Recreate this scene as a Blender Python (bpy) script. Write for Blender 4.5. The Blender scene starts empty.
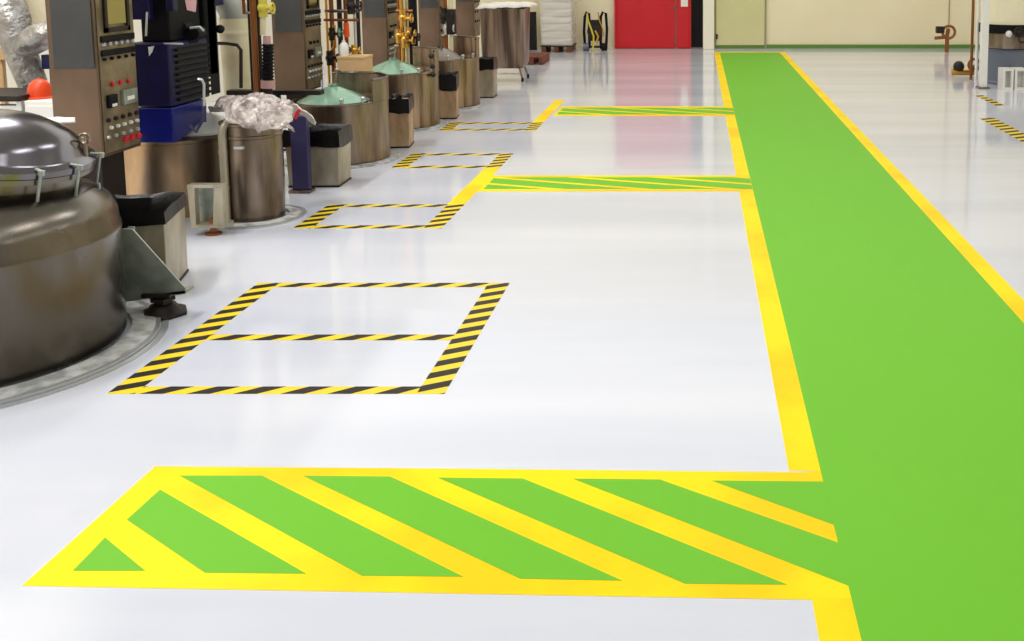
import bpy, bmesh, math, random
from mathutils import Vector, Matrix, noise
random.seed(7)
PI = math.pi
S = bpy.context.scene
COL = S.collection

# ---------------------------------------------------------------- camera
CAM_H = 1.6
F, PX, TH = 1000.0, 698.0, math.radians(6.5)
HORIZON = -38.0
PY = HORIZON + F * math.tan(TH)
cT, sT = math.cos(TH), math.sin(TH)
cd = bpy.data.cameras.new('camera'); cam = bpy.data.objects.new('camera', cd); COL.objects.link(cam)
cam.location = (0, 0, CAM_H); cam.rotation_euler = (PI / 2 - TH, 0, 0)
cd.sensor_fit = 'HORIZONTAL'; cd.sensor_width = 36; cd.lens = F / 1024 * 36
cd.shift_x = (512 - PX) / 1024; cd.shift_y = (PY - 320.5) / 1024
cd.clip_start = 0.05; cd.clip_end = 200
S.camera = cam

def at(px, py, Y=None, z=0.0):
    """survey helper: the world point seen at a pixel, at depth Y, or on the level z"""
    u, v = (px - PX) / F, (PY - py) / F
    d = Vector((u, cT + sT * v, -sT + cT * v))
    t = Y / d.y if Y is not None else (z - CAM_H) / d.z
    return Vector((0, 0, CAM_H)) + d * t
def fl(px, py):
    p = at(px, py); return (p.x, p.y)

# ---------------------------------------------------------------- materials
def srgb(r, g, b):
    f = lambda c: (c / 255 / 12.92) if c / 255 <= .04045 else ((c / 255 + .055) / 1.055) ** 2.4
    return (f(r), f(g), f(b), 1)
def mat(name, rgb, rough=.5, metal=0, rgb2=None, scale=6, stretch=(1, 1, 1), lo=.35, hi=.65, bump=0, bscale=40, coat=0, alpha=1, trans=0, spec=.5, rvar=0, emit=0):
    m = bpy.data.materials.new(name); m.use_nodes = True
    nt = m.node_tree; b = nt.nodes['Principled BSDF']
    c1 = srgb(*rgb)
    b.inputs['Base Color'].default_value = c1
    b.inputs['Roughness'].default_value = rough; b.inputs['Metallic'].default_value = metal
    b.inputs['Coat Weight'].default_value = coat; b.inputs['Alpha'].default_value = alpha
    b.inputs['Transmission Weight'].default_value = trans; b.inputs['Specular IOR Level'].default_value = spec
    tc = nt.nodes.new('ShaderNodeTexCoord'); mp = nt.nodes.new('ShaderNodeMapping')
    mp.inputs['Scale'].default_value = stretch
    nt.links.new(tc.outputs['Object'], mp.inputs['Vector'])
    if rgb2 or rvar:
        n = nt.nodes.new('ShaderNodeTexNoise'); n.inputs['Scale'].default_value = scale; n.inputs['Detail'].default_value = 5
        nt.links.new(mp.outputs[0], n.inputs['Vector'])
        if rgb2:
            r = nt.nodes.new('ShaderNodeValToRGB')
            r.color_ramp.elements[0].position = lo; r.color_ramp.elements[1].position = hi
            r.color_ramp.elements[0].color = c1; r.color_ramp.elements[1].color = srgb(*rgb2)
            nt.links.new(n.outputs['Fac'], r.inputs[0]); nt.links.new(r.outputs[0], b.inputs['Base Color'])
        if rvar:
            q = nt.nodes.new('ShaderNodeMapRange'); q.inputs[3].default_value = max(0, rough - rvar); q.inputs[4].default_value = rough + rvar
            nt.links.new(n.outputs['Fac'], q.inputs[0]); nt.links.new(q.outputs[0], b.inputs['Roughness'])
    if bump:
        n2 = nt.nodes.new('ShaderNodeTexNoise'); n2.inputs['Scale'].default_value = bscale; n2.inputs['Detail'].default_value = 3
        nt.links.new(mp.outputs[0], n2.inputs['Vector'])
        bp = nt.nodes.new('ShaderNodeBump'); bp.inputs['Strength'].default_value = bump; bp.inputs['Distance'].default_value = .01
        nt.links.new(n2.outputs['Fac'], bp.inputs['Height']); nt.links.new(bp.outputs[0], b.inputs['Normal'])
    if emit:
        b.inputs['Emission Color'].default_value = c1; b.inputs['Emission Strength'].default_value = emit
    return m

M = {}
M['floor'] = mat('epoxy_floor', (205, 209, 222), .10, rgb2=(221, 223, 233), scale=.9, stretch=(.22, 1.5, 1), spec=.5, bump=.2, bscale=1.5, rvar=.05)
M['green'] = mat('green_floor_paint', (112, 190, 46), .5, spec=.15)
M['yellow'] = mat('yellow_floor_paint', (255, 226, 0), .5, rgb2=(255, 206, 0), scale=1.6, lo=.45, hi=.62, spec=.15)
M['tape_y'] = mat('tape_yellow', (246, 212, 28), .35, spec=.35)
M['tape_k'] = mat('tape_black', (26, 20, 17), .4, spec=.25)
M['tank'] = mat('brushed_dark_steel', (126, 120, 114), .27, 1, rgb2=(104, 96, 86), scale=3, stretch=(1, 1, .5), rvar=.06, bump=.05, bscale=14)
M['lid'] = mat('polished_lid_steel', (124, 122, 130), .2, 1, rgb2=(104, 100, 106), scale=4, rvar=.05)
M['steel'] = mat('warm_steel', (164, 146, 128), .33, 1, rgb2=(104, 90, 78), scale=5, stretch=(2, 2, .35), lo=.3, hi=.7, rvar=.08)
M['steel_copper'] = mat('copper_toned_steel', (210, 172, 128), .36, 1, rgb2=(132, 116, 100), scale=2.6, stretch=(1.6, 1.6, .5), lo=.35, hi=.62, rvar=.08)
M['steel_streak'] = mat('streaked_steel', (184, 158, 134), .34, 1, rgb2=(98, 82, 70), scale=7, stretch=(1.6, 1.6, .12), lo=.35, hi=.65, rvar=.08)
M['cab'] = mat('cabinet_brown_steel', (132, 108, 90), .42, .75, rgb2=(104, 86, 70), scale=3, stretch=(1, 1, .6))
M['cab_grey'] = mat('cabinet_grey_panel', (84, 82, 82), .38, .5, rgb2=(70, 72, 74), scale=3)
M['panel'] = mat('olive_control_panel', (154, 138, 110), .45, .5, rgb2=(118, 102, 80), scale=9)
M['seam'] = mat('wall_seam_filler', (176, 160, 128), .6)
M['galv'] = mat('galvanised_grey', (168, 176, 166), .42, .45, rgb2=(128, 136, 124), scale=9, rvar=.08, bump=.05)
M['bin'] = mat('bin_steel', (196, 188, 168), .4, .55, rgb2=(158, 148, 126), scale=7, stretch=(1, 1, .4), rvar=.08)
M['binw'] = mat('bin_warm_steel', (214, 186, 150), .42, .5, rgb2=(172, 142, 108), scale=8, stretch=(1, 1, .4), rvar=.08)
M['liner'] = mat('black_plastic', (10, 9, 10), .32, spec=.3, bump=.4, bscale=20)
M['black'] = mat('black_rubber', (14, 12, 17), .6, spec=.2)
M['dark'] = mat('dark_iron', (40, 30, 26), .5, .3)
M['navy'] = mat('navy_enamel', (26, 24, 76), .4, rgb2=(22, 20, 54), scale=5, spec=.3)
M['blue'] = mat('blue_enamel', (14, 26, 124), .3, rgb2=(12, 22, 108), scale=5, spec=.4)
M['navypost'] = mat('navy_post_paint', (50, 44, 84), .45)
M['conc'] = mat('wet_concrete', (150, 154, 152), .5, rgb2=(206, 206, 204), scale=14, lo=.4, hi=.62, bump=.5, bscale=30)
M['ringsteel'] = mat('ring_steel', (200, 202, 204), .3, .6)
M['foil'] = mat('crinkled_foil', (186, 184, 182), .34, .75, rgb2=(140, 134, 128), scale=9, bump=1.2, bscale=26)
M['duct'] = mat('cream_duct', (246, 238, 208), .4, 0, rgb2=(222, 208, 166), scale=4)
M['ductgrey'] = mat('grey_duct', (166, 168, 160), .4, .4)
M['cream'] = mat('cream_wall_paint', (250, 240, 208), .5, rgb2=(246, 234, 198), scale=.8)
M['creamleft'] = mat('pale_cream_wall_paint', (252, 246, 228), .6)
M['white'] = mat('white_plastic', (240, 238, 232), .45)
M['red'] = mat('red_door_paint', (216, 22, 36), .42, rgb2=(202, 16, 30), scale=1.2)
M['doorgreen'] = mat('sage_door_paint', (224, 218, 168), .45, rgb2=(216, 210, 158), scale=1.0)
M['grnbase'] = mat('green_skirting', (98, 138, 62), .5)
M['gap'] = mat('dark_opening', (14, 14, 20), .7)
M['orange'] = mat('orange_plastic', (232, 74, 22), .4)
M['redp'] = mat('red_plastic', (206, 28, 40), .35)
M['brass'] = mat('brass', (222, 172, 84), .28, 1)
M['copper'] = mat('rusty_pipe', (150, 92, 50), .4, .6)
M['yhose'] = mat('yellow_hose', (216, 200, 70), .45)
M['pink'] = mat('pink_rubber', (206, 160, 160), .5)
M['film'] = mat('plastic_film', (224, 212, 206), .16, rgb2=(160, 146, 140), scale=16, lo=.4, hi=.6, bump=1.6, bscale=30, alpha=.78, spec=.8)
M['stretch'] = mat('stretch_film', (244, 236, 226), .2, bump=1.4, bscale=14, alpha=.5)
M['rag'] = mat('white_rag', (238, 232, 224), .7, bump=.6, bscale=20)
M['ledg'] = mat('green_glass_dome', (150, 186, 164), .16, .35, rgb2=(120, 160, 136), scale=5)
M['tan'] = mat('cardboard_tan', (212, 174, 126), .7)
M['wood'] = mat('red_brown_timber', (132, 68, 44), .6, rgb2=(96, 50, 34), scale=12)
M['ceil'] = mat('ceiling_paint', (206, 204, 198), .7)
M['lamp'] = mat('lamp_panel', (255, 250, 240), .5, emit=1)
M['bluegrey'] = mat('blue_grey_drum', (116, 122, 138), .35, .3)
M['display'] = mat('yellow_display', (160, 146, 78), .35)

# ---------------------------------------------------------------- mesh helpers
class MB:
    def __init__(s): s.bm = bmesh.new(); s.mi = 0
    def face(s, vs):
        try: f = s.bm.faces.new(vs); f.material_index = s.mi; return f
        except ValueError: return None
    def hexa(s, P8):
        v = [s.bm.verts.new(p) for p in P8]
        for q in ((3, 2, 1, 0), (4, 5, 6, 7), (0, 1, 5, 4), (1, 2, 6, 5), (2, 3, 7, 6), (3, 0, 4, 7)): s.face([v[i] for i in q])
    def box(s, x0, x1, y0, y1, z0, z1, rot=0, c=None, mx=None):
        P = [Vector(p) for p in ((x0, y0, z0), (x1, y0, z0), (x1, y1, z0), (x0, y1, z0), (x0, y0, z1), (x1, y0, z1), (x1, y1, z1), (x0, y1, z1))]
        if rot:
            c = Vector(c) if c else Vector(((x0 + x1) / 2, (y0 + y1) / 2, 0)); R = Matrix.Rotation(rot, 3, 'Z')
            P = [R @ (p - c) + c for p in P]
        if mx: P = [mx @ p for p in P]
        s.hexa(P)
    def prism(s, pts, z0, z1):
        a = [s.bm.verts.new((p[0], p[1], z0)) for p in pts]; b = [s.bm.verts.new((p[0], p[1], z1)) for p in pts]
        n = len(pts); s.face(a[::-1]); s.face(b)
        for i in range(n): s.face([a[i], a[(i + 1) % n], b[(i + 1) % n], b[i]])
    def extr(s, pts, vec):
        vec = Vector(vec); a = [s.bm.verts.new(Vector(p)) for p in pts]; b = [s.bm.verts.new(Vector(p) + vec) for p in pts]
        n = len(pts); s.face(a[::-1]); s.face(b)
        for i in range(n): s.face([a[i], a[(i + 1) % n], b[(i + 1) % n], b[i]])
    def lathe(s, prof, c=(0, 0, 0), seg=48, a0=0, a1=2 * PI, mx=None, close=False):
        c = Vector(c); full = abs(a1 - a0 - 2 * PI) < 1e-6; n = seg if full else seg + 1; rings = []
        for r, z in prof:
            if r < 1e-6:
                p = Vector((0, 0, z)); p = (mx @ p if mx else p) + c; rings.append([s.bm.verts.new(p)]); continue
            ring = []
            for i in range(n):
                a = a0 + (a1 - a0) * i / seg; p = Vector((r * math.cos(a), r * math.sin(a), z)); p = (mx @ p if mx else p) + c
                ring.append(s.bm.verts.new(p))
            rings.append(ring)
        m = n if full else n - 1
        prs = list(zip(rings, rings[1:])) + ([(rings[-1], rings[0])] if close else [])
        for A, B in prs:
            for i in range(m):
                j = (i + 1) % n
                if len(A) == 1 and len(B) == 1: continue
                if len(A) == 1: s.face([A[0], B[j], B[i]])
                elif len(B) == 1: s.face([A[i], A[j], B[0]])
                else: s.face([A[i], A[j], B[j], B[i]])
        if close and not full:
            s.face([r[0] for r in rings]); s.face([r[-1] for r in rings][::-1])
    def tube(s, pts, r, seg=10, rr=None):
        pts = [Vector(p) for p in pts]; rings = []; up = None
        for i, p in enumerate(pts):
            t = ((pts[min(i + 1, len(pts) - 1)] - pts[max(i - 1, 0)])).normalized()
            if up is None: up = Vector((0, 0, 1)) if abs(t.z) < .9 else Vector((1, 0, 0))
            a = t.cross(up).normalized(); b = a.cross(t).normalized(); up = b
            R = rr[i] if rr else r
            rings.append([s.bm.verts.new(p + (a * math.cos(2 * PI * k / seg) + b * math.sin(2 * PI * k / seg)) * R) for k in range(seg)])
        for A, B in zip(rings, rings[1:]):
            for k in range(seg): s.face([A[k], A[(k + 1) % seg], B[(k + 1) % seg], B[k]])
        s.face(rings[0][::-1]); s.face(rings[-1])
    def ball(s, c, r, sc=(1, 1, 1), sub=2):
        g = bmesh.ops.create_icosphere(s.bm, subdivisions=sub, radius=r)
        for v in g['verts']: v.co = Vector((v.co.x * sc[0], v.co.y * sc[1], v.co.z * sc[2])) + Vector(c)
        for f in {f for v in g['verts'] for f in v.link_faces}: f.material_index = s.mi
    def torus(s, c, R, r, ax='Z', seg=20, t=8, a0=0, a1=2 * PI):
        pts = []
        full = abs(a1 - a0 - 2 * PI) < 1e-6
        for i in range(seg + 1):
            a = a0 + (a1 - a0) * i / seg; u, v = R * math.cos(a), R * math.sin(a)
            p = {'Z': (u, v, 0), 'Y': (u, 0, v), 'X': (0, u, v)}[ax]; pts.append(Vector(c) + Vector(p))
        s.tube(pts, r, t)
    def build(s, name, m, parent=None, smooth=True, bevel=0, origin=None, solid=0):
        me = bpy.data.meshes.new(name)
        bmesh.ops.recalc_face_normals(s.bm, faces=s.bm.faces)
        if parent is not None: origin = parent['_o'] if '_o' in parent else parent.location
        if origin is None:
            xs = [v.co for v in s.bm.verts]
            origin = (sum(p.x for p in xs) / len(xs), sum(p.y for p in xs) / len(xs), min(p.z for p in xs))
        o3 = Vector(origin)
        for v in s.bm.verts: v.co -= o3
        s.bm.to_mesh(me); s.bm.free()
        for q in (m if isinstance(m, (list, tuple)) else [m]): me.materials.append(M[q])
        o = bpy.data.objects.new(name, me); COL.objects.link(o)
        if parent is not None:
            o.parent = parent; ORG[o.name] = o3
        else: o.location = o3; ORG[o.name] = o3
        if smooth:
            for p in me.polygons: p.use_smooth = True
            try: me.set_sharp_from_angle(angle=math.radians(38))
            except Exception: pass
        if solid:
            k = o.modifiers.new('solid', 'SOLIDIFY'); k.thickness = solid; k.offset = 0
        if bevel:
            k = o.modifiers.new('bevel', 'BEVEL'); k.width = bevel; k.segments = 2; k.limit_method = 'ANGLE'; k.angle_limit = math.radians(40)
        return o
ORG = {}
def sub(mb, name, m, parent, **k):
    """a mesh under a mesh part: same origin as its parent"""
    o3 = ORG[parent.name]
    ob = mb.build(name, m, None, origin=o3, **k); ob.location = (0, 0, 0); ob.parent = parent
    return ob
def thing(name, label, cat, loc, group=None):
    o = bpy.data.objects.new(name, None); COL.objects.link(o); o.location = loc; o.empty_display_size = .1
    o['label'] = label; o['category'] = cat
    if group: o['group'] = group
    return o
def tag(o, label, cat, group=None):
    o['label'] = label; o['category'] = cat
    if group: o['group'] = group
    return o
def struct(o): o['kind'] = 'structure'; return o
_b = MB.build
def _build(s, name, m, parent=None, **k): return _b(s, name, m, parent, **k)

# ---------------------------------------------------------------- room shell
XL, XR, YB, YF, ZC = -5.6, 7.2, 18.6, -2.0, 5.0
m = MB(); m.box(XL - .2, XR + .2, YF, YB + .2, -.2, 0); struct(m.build('floor', 'floor', smooth=False, origin=(0, 0, 0)))
m = MB(); m.box(XL - .2, XR + .2, YF, YB + .2, ZC, ZC + .2); struct(m.build('ceiling', 'ceil', smooth=False))
m = MB(); m.box(XL - .2, XL, YF, YB, 0, ZC); struct(m.build('wall_left', 'creamleft', smooth=False))
m = MB(); m.box(XR, XR + .2, YF, YB, 0, ZC); struct(m.build('wall_right', 'cream', smooth=False))
wx = lambda px: at(px, 30, YB).x
# back wall, with a dark opening beside the red door; the pier and cream wall carry the other door
m = MB()
ox0, ox1 = wx(690), wx(703)
m.box(XL, ox0, YB, YB + .2, 0, ZC); m.box(ox0, ox1, YB, YB + .2, 2.25, ZC); m.box(ox1, XR, YB, YB + .2, 0, ZC)
struct(m.build('wall_back', 'cream', smooth=False))
m = MB(); m.box(ox0 - .02, ox1 + .02, YB + .22, YB + .3, 0, 2.4); struct(m.build('opening_dark_sheet', 'gap', smooth=False))  # black sheet behind the opening, standing in for the darkness inside it
m = MB(); m.box(wx(703), wx(714), YB - .22, YB, 0, ZC); struct(m.build('wall_pier', 'creamleft', smooth=False, bevel=.01))
# skirting
m = MB(); m.box(wx(766), XR, YB - .03, YB, 0, .07); struct(m.build('baseboard_back', 'grnbase', smooth=False))
m = MB(); m.box(wx(418), wx(615), YB - .02, YB, 0, .06); struct(m.build('baseboard_left', 'cream', smooth=False))

def door(n, x0, x1, mt, thick=.05, ht=2.2, frame='cream'):
    d = bpy.data.objects.new('door_%d' % n, None); COL.objects.link(d); d.location = ((x0 + x1) / 2, YB, 0); struct(d)
    return d
d = door(1, wx(616), wx(690), 'red')
xs = wx(676)
m = MB(); m.box(wx(616) + .02, xs - .01, YB - .07, YB - .02, .01, 2.2); m.build('door_leaf', 'red', d, bevel=.006)
m = MB(); m.box(xs + .01, wx(690) - .01, YB - .07, YB - .02, .01, 2.2); m.build('door_leaf', 'red', d, bevel=.006)
m = MB(); m.box(wx(616) - .02, wx(616) + .02, YB - .09, YB, 0, 2.26); m.box(wx(616), wx(690), YB - .09, YB, 2.21, 2.27); m.box(wx(690) - .01, wx(690) + .02, YB - .09, YB, 0, 2.26)
m.build('door_frame', 'red', d)
m = MB(); m.box(wx(674.5), wx(675.5), YB - .1, YB - .07, .1, .16); m.box(wx(674.5), wx(675.5), YB - .1, YB - .07, .72, .8); m.build('hinge', 'steel', d)
m = MB(); m.box(wx(681), wx(688), YB - .075, YB - .0705, .78, 1.3); n_ = m.build('notice', 'white', d, smooth=False)
d = door(2, wx(715), wx(766), 'doorgreen')
m = MB(); m.box(wx(716), wx(764.5), YB - .06, YB - .015, .06, 2.2); m.build('door_leaf', 'doorgreen', d, bevel=.006)
m = MB()
for a, b in ((714.4, 715.6), (764.9, 766.2)): m.box(wx(a), wx(b), YB - .05, YB, 0, 2.26)
m.box(wx(714.4), wx(766.2), YB - .05, YB, 2.21, 2.27); m.build('door_frame', 'seam', d)
m = MB(); m.box(wx(715.6), wx(764.9), YB - .055, YB - .01, 0, .05); m.build('threshold', 'grnbase', d)
m = MB(); m.box(wx(716), wx(717.6), YB - .1, YB - .06, .18, .27); m.build('hinge', 'dark', d)
# seams between the cream wall panels
m = MB(); m.box(wx(948), wx(949.2), YB - .012, YB, .07, ZC); struct(m.build('trim_2', 'seam', smooth=False))

# ---------------------------------------------------------------- floor markings
XG0, XG1, XY0, XY1 = .388, 1.452, .288, 1.552
YEND = 17.7
Yn = at(800, 590).y; Yf = at(800, 471).y
walk = thing('painted_walkway', 'long solid green walkway painted down the floor between yellow edge lines', 'floor marking', ((XG0 + XG1) / 2, 9, 0))
m = MB(); m.prism([(XG0, .9), (XG1, .9), (XG1, YEND), (XG0, YEND)], 0, .0012); m.build('green_lane', 'green', walk, smooth=False)
Y6 = at(848, 598).y
for x0, x1, y0, y1 in ((XY0, XG0, .9, Y6), (XY0, XG0, Yf, YEND), (XG1, XY1, .9, YEND), (XY0, XY1, YEND, YEND + .12)):
    m = MB(); m.prism([(x0, y0), (x1, y0), (x1, y1), (x0, y1)], 0, .001); m.build('yellow_edge_line', 'yellow', walk, smooth=False)

cross = thing('painted_crossing', 'largest nearest green and yellow hatched crossing on the white floor', 'floor marking', (-.7, 2.8, 0), 'hatched crossings')
m = MB(); m.prism([fl(*p) for p in ((22, 586), (815, 600), (850, 603))] + [(XG0, at(850, 603).y), (XG0, Yf), fl(800, 472.5), fl(480, 469), fl(155, 466.5)], 0, .0008)
m.build('yellow_field', 'yellow', cross, smooth=False)
EDGE = XG0 + .0005
def g(x, y): return (EDGE, at(x, y).y)
for poly in ([fl(73, 571), fl(145, 571), fl(105, 538)],
             [fl(127, 520), fl(205, 573), fl(306, 574), fl(160, 490)],
             [fl(180, 476), fl(362, 576), fl(463, 577), fl(262, 476)],
             [fl(303, 476), fl(520, 579), fl(622, 581), fl(390, 477)],
             [fl(438, 478), fl(685, 584), fl(787, 585), fl(523, 479)],
             [fl(573, 479), g(848, 586), g(838, 543), fl(660, 480)],
             [fl(712, 481), g(834, 525), g(822, 482)]):
    m = MB(); m.prism(poly, .0008, .0016); m.build('green_stripe', 'green', cross, smooth=False)

def crossing(label, x0, y0, y1, border, pitch, run, fill=.76):
    c = thing('painted_crossing', label, 'floor marking', ((x0 + XY0) / 2, (y0 + y1) / 2, 0), 'hatched crossings')
    m = MB(); m.prism([(x0, y0), (XG0, y0), (XG0, y1), (x0, y1)], 0, .0012); m.build('yellow_field', 'yellow', c, smooth=False)
    a, b = y0 + border, y1 - border
    x = x0 - run
    while x < XG0:
        # parallelogram leaning from far left to near right, clipped to the field
        P = [(x, b), (x + pitch * fill, b), (x + pitch * fill + run, a), (x + run, a)]
        P = clipx(clipx(P, x0 + .03, 1), XG0 - .002, -1)
        if len(P) > 2: m = MB(); m.prism(P, 0.0012, .0018); m.build('green_stripe', 'green', c, smooth=False)
        x += pitch
def clipx(P, X, sgn):
    out = []
    for i in range(len(P)):
        A, B = P[i], P[(i + 1) % len(P)]; ia, ib = (A[0] - X) * sgn >= 0, (B[0] - X) * sgn >= 0
        if ia: out.append(A)
        if ia != ib:
            t = (X - A[0]) / (B[0] - A[0]); out.append((X, A[1] + (B[1] - A[1]) * t))
    return out
LX0, LX1 = -1.665, -1.55
crossing('middle green and yellow hatched crossing, second from the camera', LX1, at(600, 191.5).y, at(600, 175.5).y, .07, .62, 1.15)
crossing('far green and yellow hatched crossing, nearest the red door', LX1 + .03, at(640, 116).y, at(640, 106.5).y, .1, .62, 1.15)

def hazard_tape(parent, x0, x1, y0, y1, pitch, name='hazard_tape'):
    m = MB(); m.prism([(x0, y0), (x1, y0), (x1, y1), (x0, y1)], 0, .0006)
    m.mi = 1
    w = min(x1 - x0, y1 - y0); horiz = (x1 - x0) > (y1 - y0); L = max(x1 - x0, y1 - y0)
    n = max(1, round(L / pitch)); p = L / n; k = p * .5
    sl = w * 1.3 if horiz else w * .55
    for i in range(-2, n + 2):
        s0 = i * p + p * .1
        if horiz:
            P = [(x0 + s0, y0), (x0 + s0 + k, y0), (x0 + s0 + k + sl, y1), (x0 + s0 + sl, y1)]
            P = clipx(clipx(P, x0, 1), x1, -1)
        else:
            P = [(y0 + s0, x0), (y0 + s0 + k, x0), (y0 + s0 + k + sl, x1), (y0 + s0 + sl, x1)]
            P = [(b, a) for a, b in clipx(clipx(P, y0, 1), y1, -1)]
        if len(P) > 2: m.prism(P, .0006, .0010)
    return m.build(name, ['tape_y', 'tape_k'], parent, smooth=False)
def hazard_box(label, x0, x1, y0, y1, w, wy, mid=None):
    b = thing('hazard_tape_box', label, 'floor marking', ((x0 + x1) / 2, (y0 + y1) / 2, 0), 'taped floor boxes')
    hazard_tape(b, x0, x0 + w, y0, y1, .115); hazard_tape(b, x1 - w, x1, y0, y1, .115)
    hazard_tape(b, x0 + w, x1 - w, y0, y0 + wy, .19); hazard_tape(b, x0 + w, x1 - w, y1 - wy, y1, .19)
    if mid: hazard_tape(b, x0 + w, x1 - w, mid - wy / 2, mid + wy / 2, .19)
hazard_box('largest black and yellow taped box, split by a middle tape, near the nearest tank', -2.205, -.945, at(300, 394).y, at(300, 283).y, .105, .065, at(300, 337.5).y)
hazard_box('second black and yellow taped box, in front of the bin with the navy post', -2.45, LX1, at(380, 228.5).y, at(380, 204.5).y, .11, .07)
hazard_box('third black and yellow taped box, just past the middle hatched crossing', -2.40, LX1, at(450, 168).y, at(450, 153.5).y, .11, .08)
hazard_box('fourth and farthest faint taped box on the left of the floor', -2.48, LX1, at(500, 130.5).y, at(500, 122.5).y, .11, .09)
def yline(label, y0, y1, x0=LX0, x1=LX1):
    m = MB(); m.prism([(x0, y0), (x1, y0), (x1, y1), (x0, y1)], 0, .001)
    tag(m.build('yellow_line', 'yellow', smooth=False), label, 'floor marking')
yline('thick solid yellow line at the left end of the middle hatched crossing', at(450, 204.5).y, at(450, 168).y)
yline('short solid yellow line at the left end of the far hatched crossing', at(500, 122.5).y, at(500, 100).y)
b = thing('hazard_tape_line', 'black and yellow taped line on the floor right of the walkway', 'floor marking', (2.98, 9, 0))
hazard_tape(b, 2.90, 3.06, at(1024, 152).y, at(990, 118).y, .16)
b = thing('hazard_tape_line', 'thin faded taped line by the blue-grey drum on the right', 'floor marking', (3.4, 11, 0))
hazard_tape(b, 3.34, 3.44, at(1000, 106).y, at(985, 95).y, .2)

# ---------------------------------------------------------------- nearest tank
def bolts(m, c, R, n, r, h, z, mx=None, a0=0):
    for i in range(n):
        a = a0 + 2 * PI * i / n; p = Vector((R * math.cos(a), R * math.sin(a), z))
        q = p + Vector((0, 0, h))
        if mx: p, q = mx @ p, mx @ q
        m.tube([p + Vector(c), q + Vector(c)], r, 8)
T1 = Vector((-2.985, 3.97, 0)); R1 = .55
t = thing('mixing_tank', 'large nearest steel tank with a polished domed lid and eye bolts', 'tank', T1, 'steel mixing tanks')
m = MB()
m.lathe([(R1 - .01, .015), (R1, .03), (R1, .46), (R1 + .006, .47), (R1 + .006, .485), (R1, .495), (R1 - .005, .55), (R1 - .03, .60), (R1 - .08, .645), (R1 - .15, .68), (R1 - .24, .71), (R1 - .35, .73), (0, .74)], T1, 96)
body = m.build('tank_body', 'tank', t)
LC = Vector((-2.895, 4.03, .75)); TM = Matrix.Rotation(math.radians(11), 3, 'Y')
RL = .345
m = MB(); m.lathe([(RL - .03, -.10), (RL - .03, .035), (RL + .012, .04), (RL + .012, .062), (RL - .02, .066)], LC, 72, mx=TM); nk = m.build('manway_neck', 'tank', t)
m = MB(); m.lathe([(RL + .016, .066), (RL + .016, .088), (RL - .01, .094), (RL - .03, .11), (RL * .86, .15), (RL * .72, .188), (RL * .5, .222), (RL * .25, .242), (0, .248)], LC, 72, mx=TM)
m.lathe([(0, .07), (RL + .016, .066)], LC, 72, mx=TM)
lid = m.build('tank_lid', 'lid', t)
m = MB(); m.torus((0, 0, 0), .0, .001) if False else None
for a in (-2.2, -1.55, -1.0, -.55, -.1, .5, 1.2):
    ca, sa = math.cos(a), math.sin(a); k = MB()
    def W(r, z): return TM @ Vector((r * ca, r * sa, z)) + LC
    k.tube([W(RL + .028, -.03), W(RL + .028, .085)], .006, 8)
    k.tube([W(RL + .032, .085), W(RL + .032, .105)], .012, 6)
    k.tube([W(RL - .01, .1), W(RL + .04, .1)], .006, 6)
    tc = W(RL + .04, -.055); pts = []
    tang = Vector((-sa, ca, 0))
    for i in range(13):
        b_ = 2 * PI * i / 12; pts.append(tc + tang * math.cos(b_) * .022 + Vector((0, 0, math.sin(b_) * .022)))
    k.tube(pts, .0065, 6)
    k.build('clamp_bolt', 'galv', t)
m = MB(); p0 = W(0, .1)
hp = TM @ Vector((.30, .12, .10)) + LC
m.tube([hp, hp + Vector((.0, 0, .05))], .010, 8); m.torus(hp + Vector((0, 0, .072)), .02, .006, 'Y', 14, 6); m.build('lifting_eye', 'steel', t)
m = MB(); sp = T1 + Vector((R1 * .35, -R1 * .80, .62))
m.lathe([(0, 0), (.03, 0), (.03, .035), (.022, .05), (0, .055)], sp, 16, mx=Matrix.Rotation(math.radians(50), 3, 'X')); m.build('sight_plug', 'tank', t)
m = MB(); m.lathe([(R1 + .02, .0), (R1 + .02, .028), (R1 + .11, .02), (R1 + .11, 0)], T1, 96, close=True); rg = m.build('concrete_collar', 'conc', t)
m = MB(); m.lathe([(R1 + .11, 0), (R1 + .11, .018), (R1 + .13, .018), (R1 + .13, 0)], T1, 96, close=True); m.lathe([(R1 + .135, 0), (R1 + .135, .006), (R1 + .16, .004), (R1 + .16, 0)], T1, 96, close=True); m.build('rim_ring', 'ringsteel', t)
# gusset and foot of tank one
m = MB()
ga, gb = Vector((-2.56, 4.62, 0)), Vector((-2.30, 4.72, 0))
A = at(123, 229, 4.38); B = at(184, 291, 4.38); C = at(124, 300, 4.38)
m.extr([A, at(132, 229, 4.38), at(185, 288, 4.38), at(185, 294, 4.38), at(124, 302, 4.38)], (0, .008, 0))
m.extr([A + Vector((0, .035, 0)), A + Vector((.03, .035, 0)), C + Vector((.03, .035, 0)), C + Vector((0, .035, 0))], (0, .008, 0))
p, q = at(124, 301, 4.38), at(186, 293, 4.38)
m.extr([p, q, q + Vector((0, 0, .012)), p + Vector((0, 0, .012))], (0, .07, 0)); m.build('gusset_plate', 'galv', t)
fp = at(157, 319); fc = Vector((fp.x, 4.415, 0))
m = MB(); m.lathe([(0, 0), (.105, 0), (.108, .014), (.085, .026), (.07, .032), (.055, .05), (.04, .055), (.04, .068), (.058, .072), (.058, .086), (.036, .09), (.034, .12), (0, .12)], fc, 6)
m.box(fc.x - .07, fc.x + .06, fc.y - .05, fc.y + .05, .095, .112); m.build('levelling_foot', 'dark', t)
m = MB(); m.tube([fc + Vector((-.26, .02, .07)), fc + Vector((-.06, 0, .115))], .012, 8); m.build('stay_rod', 'copper', t)
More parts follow.
